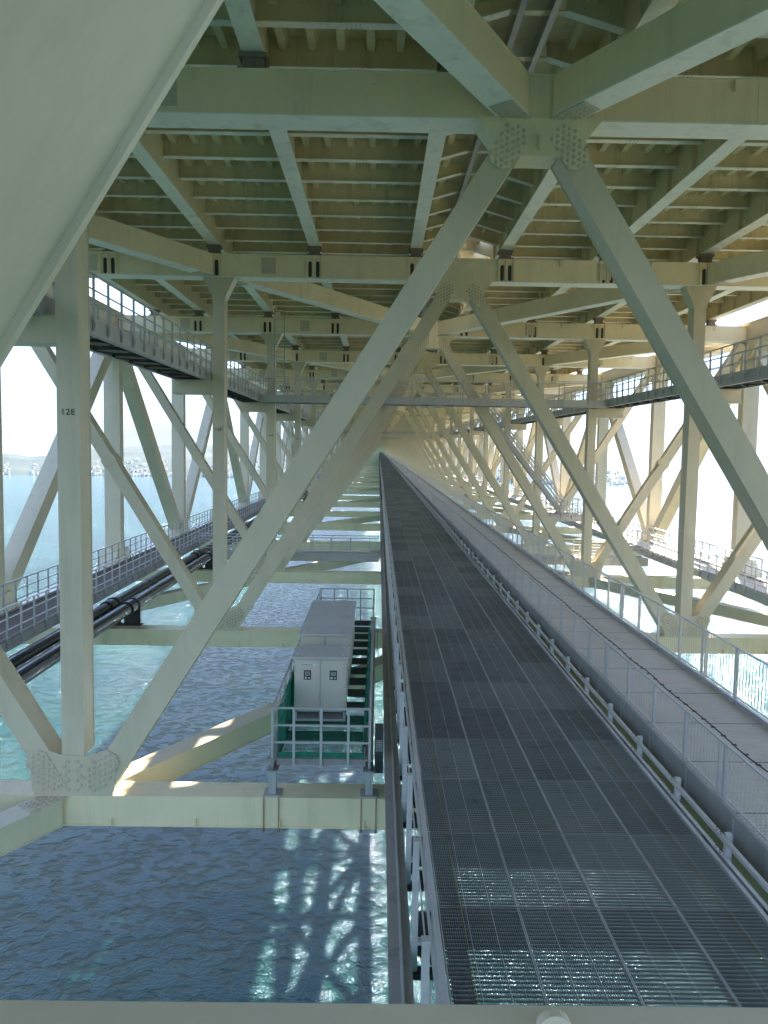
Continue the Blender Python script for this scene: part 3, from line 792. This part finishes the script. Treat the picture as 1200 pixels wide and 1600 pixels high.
# expanded green mesh floor at the front and nets at the sides (real strands)
m = MB()
for i in range(34): x = PX0+.1+(PX1-PX0-.2)*i/33; m.box(x-.007, x+.007, PY0+.05, PY0+2.6, PZ-.02, PZ-.01)
for j in range(36): y = PY0+.06+2.5*j/35; m.box(PX0+.1, PX1-.1, y-.006, y+.006, PZ-.0095, PZ)
m.obj('mesh_floor', M['net'], pf)
def net(m, x, y0, y1, z0, z1):
    n = 70
    for i in range(n):
        ya = y0+(y1-y0)*i/n; yb = y0+(y1-y0)*(i+1)/n
        f = lambda q: x+.05*math.sin(q*5.1)+.03*math.sin(q*13)
        m.add([(f(ya), ya, z0), (f(yb), yb, z0), (f(yb)*.5+x*.5, yb, z1+.04*math.sin(yb*3)), (f(ya)*.5+x*.5, ya, z1+.04*math.sin(ya*3))], [(0, 1, 2, 3)])
m = MB(); net(m, PX0+.11, PY0+.1, PY1-4, PZ-.02, PZ+1.05); m.obj('netting', M['net'], pf)
m = MB(); net(m, PX1-.12, PY0+.1, PY1-3, PZ-.02, PZ+.55); m.obj('netting', M['net'], pf)
m = MB(); m.box(PX0+.12, PX1-.12, PY0+.03, PY0+.035, PZ-.02, PZ+.1); m.obj('netting', M['net'], pf)
H = 1.18
hr = MB()
for x in (PX0, PX1):
    for h in (H, .78, .38): hr.bar((x, PY0, PZ+h), (x, PY1, PZ+h), .04, .04)
for y in (PY0-.06, PY1):
    for h in (H, .78, .38): hr.bar((PX0, y, PZ+h), (PX1, y, PZ+h), .04, .04)
hr = hr.obj('handrail', M['galv'], pf)
pm = MB().box(-.028, .028, -.028, .028, -.2, H)
p0 = pm.obj('post', M['galv'], hr, (PX0, PY0-.06, PZ))
for x, y in [(PX0+(PX1-PX0)*q, PY0-.06) for q in (.22, .5, .78, 1.0)]+[(PX0+(PX1-PX0)*q, PY1) for q in (0, .25, .5, .75, 1.0)]+[(x, PY0+k*1.05) for x in (PX0, PX1) for k in range(1, 13)]:
    o = p0.copy(); C.objects.link(o); o.location = (x, y, PZ)
def cabinet(label, x0, x1, y0, y1, z0, z1, doors=True, hood=.06, group='control cabinets on the platform'):
    e = thing('control_cabinet', label, 'cabinet', ((x0+x1)/2, y0, z0), group); W = (x1-x0)/2; H = z1-z0; Dp = y1-y0
    m = MB(); m.box(-W, W, 0, Dp, .28, H); m.obj('body', M['cab'], e)
    m = MB(); m.box(-W+.02, W-.02, .01, Dp-.01, 0, .06); 
    for x in (-W+.02, -.03, W-.08): m.box(x, x+.06, .01, .05, .06, .28); m.box(x, x+.06, Dp-.05, Dp-.01, .06, .28)
    m.box(-W+.02, W-.02, .01, Dp-.01, .25, .28); m.obj('plinth', M['cabroof'], e)
    m = MB(); m.prism([(-W-.05, H), (W+.05, H), (W+.05, H+.07), (-W-.05, H+.07)], -.08, Dp+.05)
    for s in (-1, 1):
        for y in (.02, Dp-.1): m.box(s*(W-.09)-.012, s*(W-.09)+.012, y, y+.05, H+.07, H+.15)
    m.obj('roof', M['cabroof'], e)
    if doors:
        for s in (-1, 1):
            dm = MB(); a, b = sorted((s*.02, s*(W-.03))); dm.box(a, b, -.022, -.001, .31, H-.03); dr = dm.obj('door', M['cab'], e)
            c_ = (a+b)/2-.0; wm = MB(); wm.box(c_-.095, c_+.095, -.028, -.0225, H-.55, H-.3); wm.obj('meter_window', M['glassdark'], dr)
            im = MB()
            im.cur = 0
            for i in range(4): im.box(c_-.07, c_+.07, -.031, -.0285, H-.35-.03*i, H-.337-.03*i)
            im.box(c_-.07, c_-.01, -.031, -.0285, H-.53, H-.47); im.box(c_+.02, c_+.07, -.031, -.0285, H-.52, H-.48)
            im.obj('meter_face', M['cabroof'], dr)
        hg = MB()
        for s in (-1, 1):
            for z in (.5, H*.55, H-.3): hg.box(s*(W-.02)-.012, s*(W-.02)+.012, -.034, -.0005, z, z+.09)
        hg.obj('hinges', M['galv'], e)
        hm = MB(); hm.box(.04, .065, -.05, -.022, H*.47, H*.53); hm.box(-.035, -.01, -.03, -.0225, .33, H-.05); hm.obj('handle', M['galv_light'], e)
    return e
cf = cabinet('front beige double door cabinet with two small meter windows', -2.10, -.74, 17.45, 18.25, PZ, -5.46)
m = MB(); m.box(-.52, -.12, -.028, -.0225, 1.47, 1.53); pl = m.obj('name_plate', M['white'], cf)
m = MB(); random.seed(3); x = -.5
while x < -.2: wd = random.uniform(.012, .035); m.box(x, x+wd, -.031, -.0285, 1.487, 1.513); x += wd+.01
m.obj('plate_lettering', M['ink'], pl)
cabinet('low grey box with a sloped lid between the front and middle cabinets', -2.0, -.98, 18.5, 19.3, PZ, -5.72, False)
cabinet('tall middle cabinet with a flat grey roof behind the low box', -2.22, -.76, 20.0, 22.1, PZ, -5.56)
cabinet('rearmost cabinet with a flat grey roof beside the far platform railing', -2.22, -.76, 22.2, 24.3, PZ, -5.56, False)
e = thing('junction_box', 'black louvred box hung outside the right rail of the platform', 'box', (.02, 15.5, -7.3))
MB().box(0, .2, 0, .35, -.25, .8).obj('body', M['dark'], e)
m = MB()
for i in range(7): m.box(.02, .18, -.012, -.001, .28+.04*i, .3+.04*i)
m.obj('louvre', M['grating_bar'], e)
vl = thing('valve_motor', 'small grey valve motor at the far end of the platform', 'machine', (-1.3, 27.2, PZ))
m = MB().tube([(-.3, 0, .55), (.3, 0, .55)], .16, 12); m.box(-.15, .15, -.12, .12, .03, .45); m.tube([(0, 0, .6), (0, 0, .95)], .08, 10); m.obj('body', M['cabroof'], vl)
MB().tube([(.18*math.cos(a), .18*math.sin(a), .97) for a in [2*math.pi*i/12 for i in range(13)]], .02, 6).obj('handwheel', M['cabroof'], vl)

# ------------------------------------------------------------ the beam just in front of the camera, with its lug
nb_ = thing('near_beam', 'dull green beam across the bottom edge of the view with an eye lug', 'beam', (0, 0, 0))
m = MB(); m.box(-1.75, 5.2, 1.72, 2.2, -2.35, -1.875); m.obj('beam_body', M['paint'], nb_)
m = MB(); n = 20; cx, cz, ro, ri = .585, -1.822, .056, .027
vo = [(cx+ro*math.cos(a), cz+ro*math.sin(a)) for a in [math.pi*2*i/n for i in range(n)]]; vi = [(cx+ri*math.cos(a), cz+ri*math.sin(a)) for a in [math.pi*2*i/n for i in range(n)]]
vs = [(x, 2.03, z) for x, z in vo]+[(x, 2.03, z) for x, z in vi]+[(x, 2.06, z) for x, z in vo]+[(x, 2.06, z) for x, z in vi]
fs = []
for i in range(n):
    j = (i+1) % n; fs += [(i, j, n+j, n+i), (2*n+j, 2*n+i, 3*n+i, 3*n+j), (i, 2*n+i, 2*n+j, j), (n+j, 3*n+j, 3*n+i, n+i)]
m.add(vs, fs); m.box(cx-.056, cx+.056, 2.031, 2.059, -1.875, cz-.03)
m.obj('eye_lug', M['paint'], nb_)

# ------------------------------------------------------------ bridge tower far ahead
tw = thing('suspension_tower', 'distant pale steel tower legs closing the view between the trusses', 'tower', (XC, 1262, 0))
for s in (-1, 1):
    m = MB(); a, b = sorted((s*24, s*31)); m.box(a, b, 0, 9, -85, 120); m.obj('leg', M['paint'], tw)
m = MB(); m.box(-24, 24, 2, 7, -14, 20); m.obj('cross_girder', M['paint'], tw)

# ------------------------------------------------------------ lean everything on the bridge to its grade
done = set()
for o in bpy.data.objects:
    if o.type in ('CAMERA', 'LIGHT'): continue
    if o.location.y: o.location.z += G*o.location.y
    if o.type == 'MESH' and o.data.name not in done:
        done.add(o.data.name)
        o.data.transform(Matrix(((1, 0, 0, 0), (0, 1, 0, 0), (0, G, 1, 0), (0, 0, 0, 1))))

# ------------------------------------------------------------ sea, hills, town
m = MB()
rad = [0, 40, 80, 160, 320, 640, 1200, 2400, 5000, 10000, 22000, 45000]; na = 48
for r in rad[1:]:
    for i in range(na): a = 2*math.pi*i/na; m.v.append((r*math.cos(a), r*math.sin(a), SEA))
m.v.append((0, 0, SEA)); c0 = len(m.v)-1
for i in range(na): m.f.append((c0, i, (i+1) % na)); m.m.append(0)
for k in range(len(rad)-2):
    for i in range(na): m.f.append((k*na+i, (k+1)*na+i, (k+1)*na+(i+1) % na, k*na+(i+1) % na)); m.m.append(0)
tag(m.obj('sea', M['sea']), kind='structure')

def prof(az):      # skyline elevation in degrees above the horizon against azimuth
    P = [(-34, .5), (-30, .75), (-28.3, 1.0), (-26.8, .85), (-25, 1.05), (-23.5, 1.45), (-18, 2.0), (-15, 2.05), (-10, 2.3), (-5, 2.6), (0, 3.0), (8, 3.1), (13, 2.75), (16, 2.2), (18.5, 1.35), (20.5, .75), (22.2, .12), (22.8, -.3), (26, -.5)]
    for (a, x), (b, y) in zip(P, P[1:]):
        if a <= az <= b: return x+(y-x)*(az-a)/(b-a)
    return -.5
m = MB(); NA, NR = 420, 26
r0, r1 = 5450, 9000
for i in range(NA+1):
    az = -34+60*i/NA; e = prof(az)
    rc = r0-900*max(0, min(1, (az+5)/20))
    for j in range(NR+1):
        q = j/NR; rr = rc+(r1-rc)*q
        x, y = rr*math.sin(R(az)), rr*math.cos(R(az))
        ridge = math.tan(R(max(e, -.4)))*(rc+(r1-rc)*.45)-SEA
        s_ = min(1, q/.45)
        hgt = ridge*(s_**.75)*(1 if q < .45 else 1-.35*(q-.45))
        nn = noise.fractal(Vector((x/700, y/700, 0)), .9, 2.1, 6)
        hgt *= 1+.16*nn*(1-.6*(abs(q-.45) < .12)); hgt += 6*noise.fractal(Vector((x/120, y/120, 3)), .8, 2, 4)*s_
        m.v.append((x, y, SEA-1.5+max(0, hgt)*(1 if q > 0 else 0)))
for i in range(NA):
    for j in range(NR):
        a = i*(NR+1)+j; m.f.append((a, a+1, a+NR+2, a+NR+1)); m.m.append(0)
hl_ = m.obj('hills', M['hill']); hl_.data.polygons.foreach_set('use_smooth', [True]*len(hl_.data.polygons)); tag(hl_, kind='structure')
random.seed(5)
m = MB()
for k in range(900):
    az = random.uniform(-31, 21.5); q = random.random()**2*.16
    if noise.noise(Vector((az*.35, 0, 7))) < -.12: continue
    rc = r0-900*max(0, min(1, (az+5)/20)); rr = rc+(r1-rc)*(.004+q); e = prof(az)
    z = SEA+max(0, (math.tan(R(max(e, -.4)))*(rc+(r1-rc)*.45)-SEA)*(min(1, (.004+q)/.45)**.75))
    x, y = rr*math.sin(R(az)), rr*math.cos(R(az)); w_, h_ = random.uniform(8, 26), random.choice((6, 7, 9, 12, 18))
    m.cur = random.choice((0, 1, 1)); m.box(x-w_/2, x+w_/2, y-6, y+6, z-8, z+h_)
tag(m.obj('town_houses', [M['white'], M['cab']]), 'pale houses of the town along the far shore', 'town', kind='stuff')
az = -28.0+.9; rr = 6900
tag(MB().tube([(rr*math.sin(R(az)), rr*math.cos(R(az)), 40), (rr*math.sin(R(az)), rr*math.cos(R(az)), 155)], 2.0, 6).obj('radio_mast', M['galv']), 'thin radio mast on the left hill across the water', 'mast')

# ------------------------------------------------------------ haze over the water
hm = bpy.data.materials.new('haze'); hm.use_nodes = True; ht = hm.node_tree; ht.nodes.clear()
ho = ht.nodes.new('ShaderNodeOutputMaterial'); pv = ht.nodes.new('ShaderNodeVolumePrincipled')
pv.inputs['Color'].default_value = (.36, .6, 1, 1); pv.inputs['Density'].default_value = .8e-5; pv.inputs['Anisotropy'].default_value = .3
ht.links.new(pv.outputs[0], ho.inputs['Volume'])
tag(MB().box(-46000, 46000, -46000, 46000, SEA-1.2, 320).obj('haze', hm), kind='stuff')
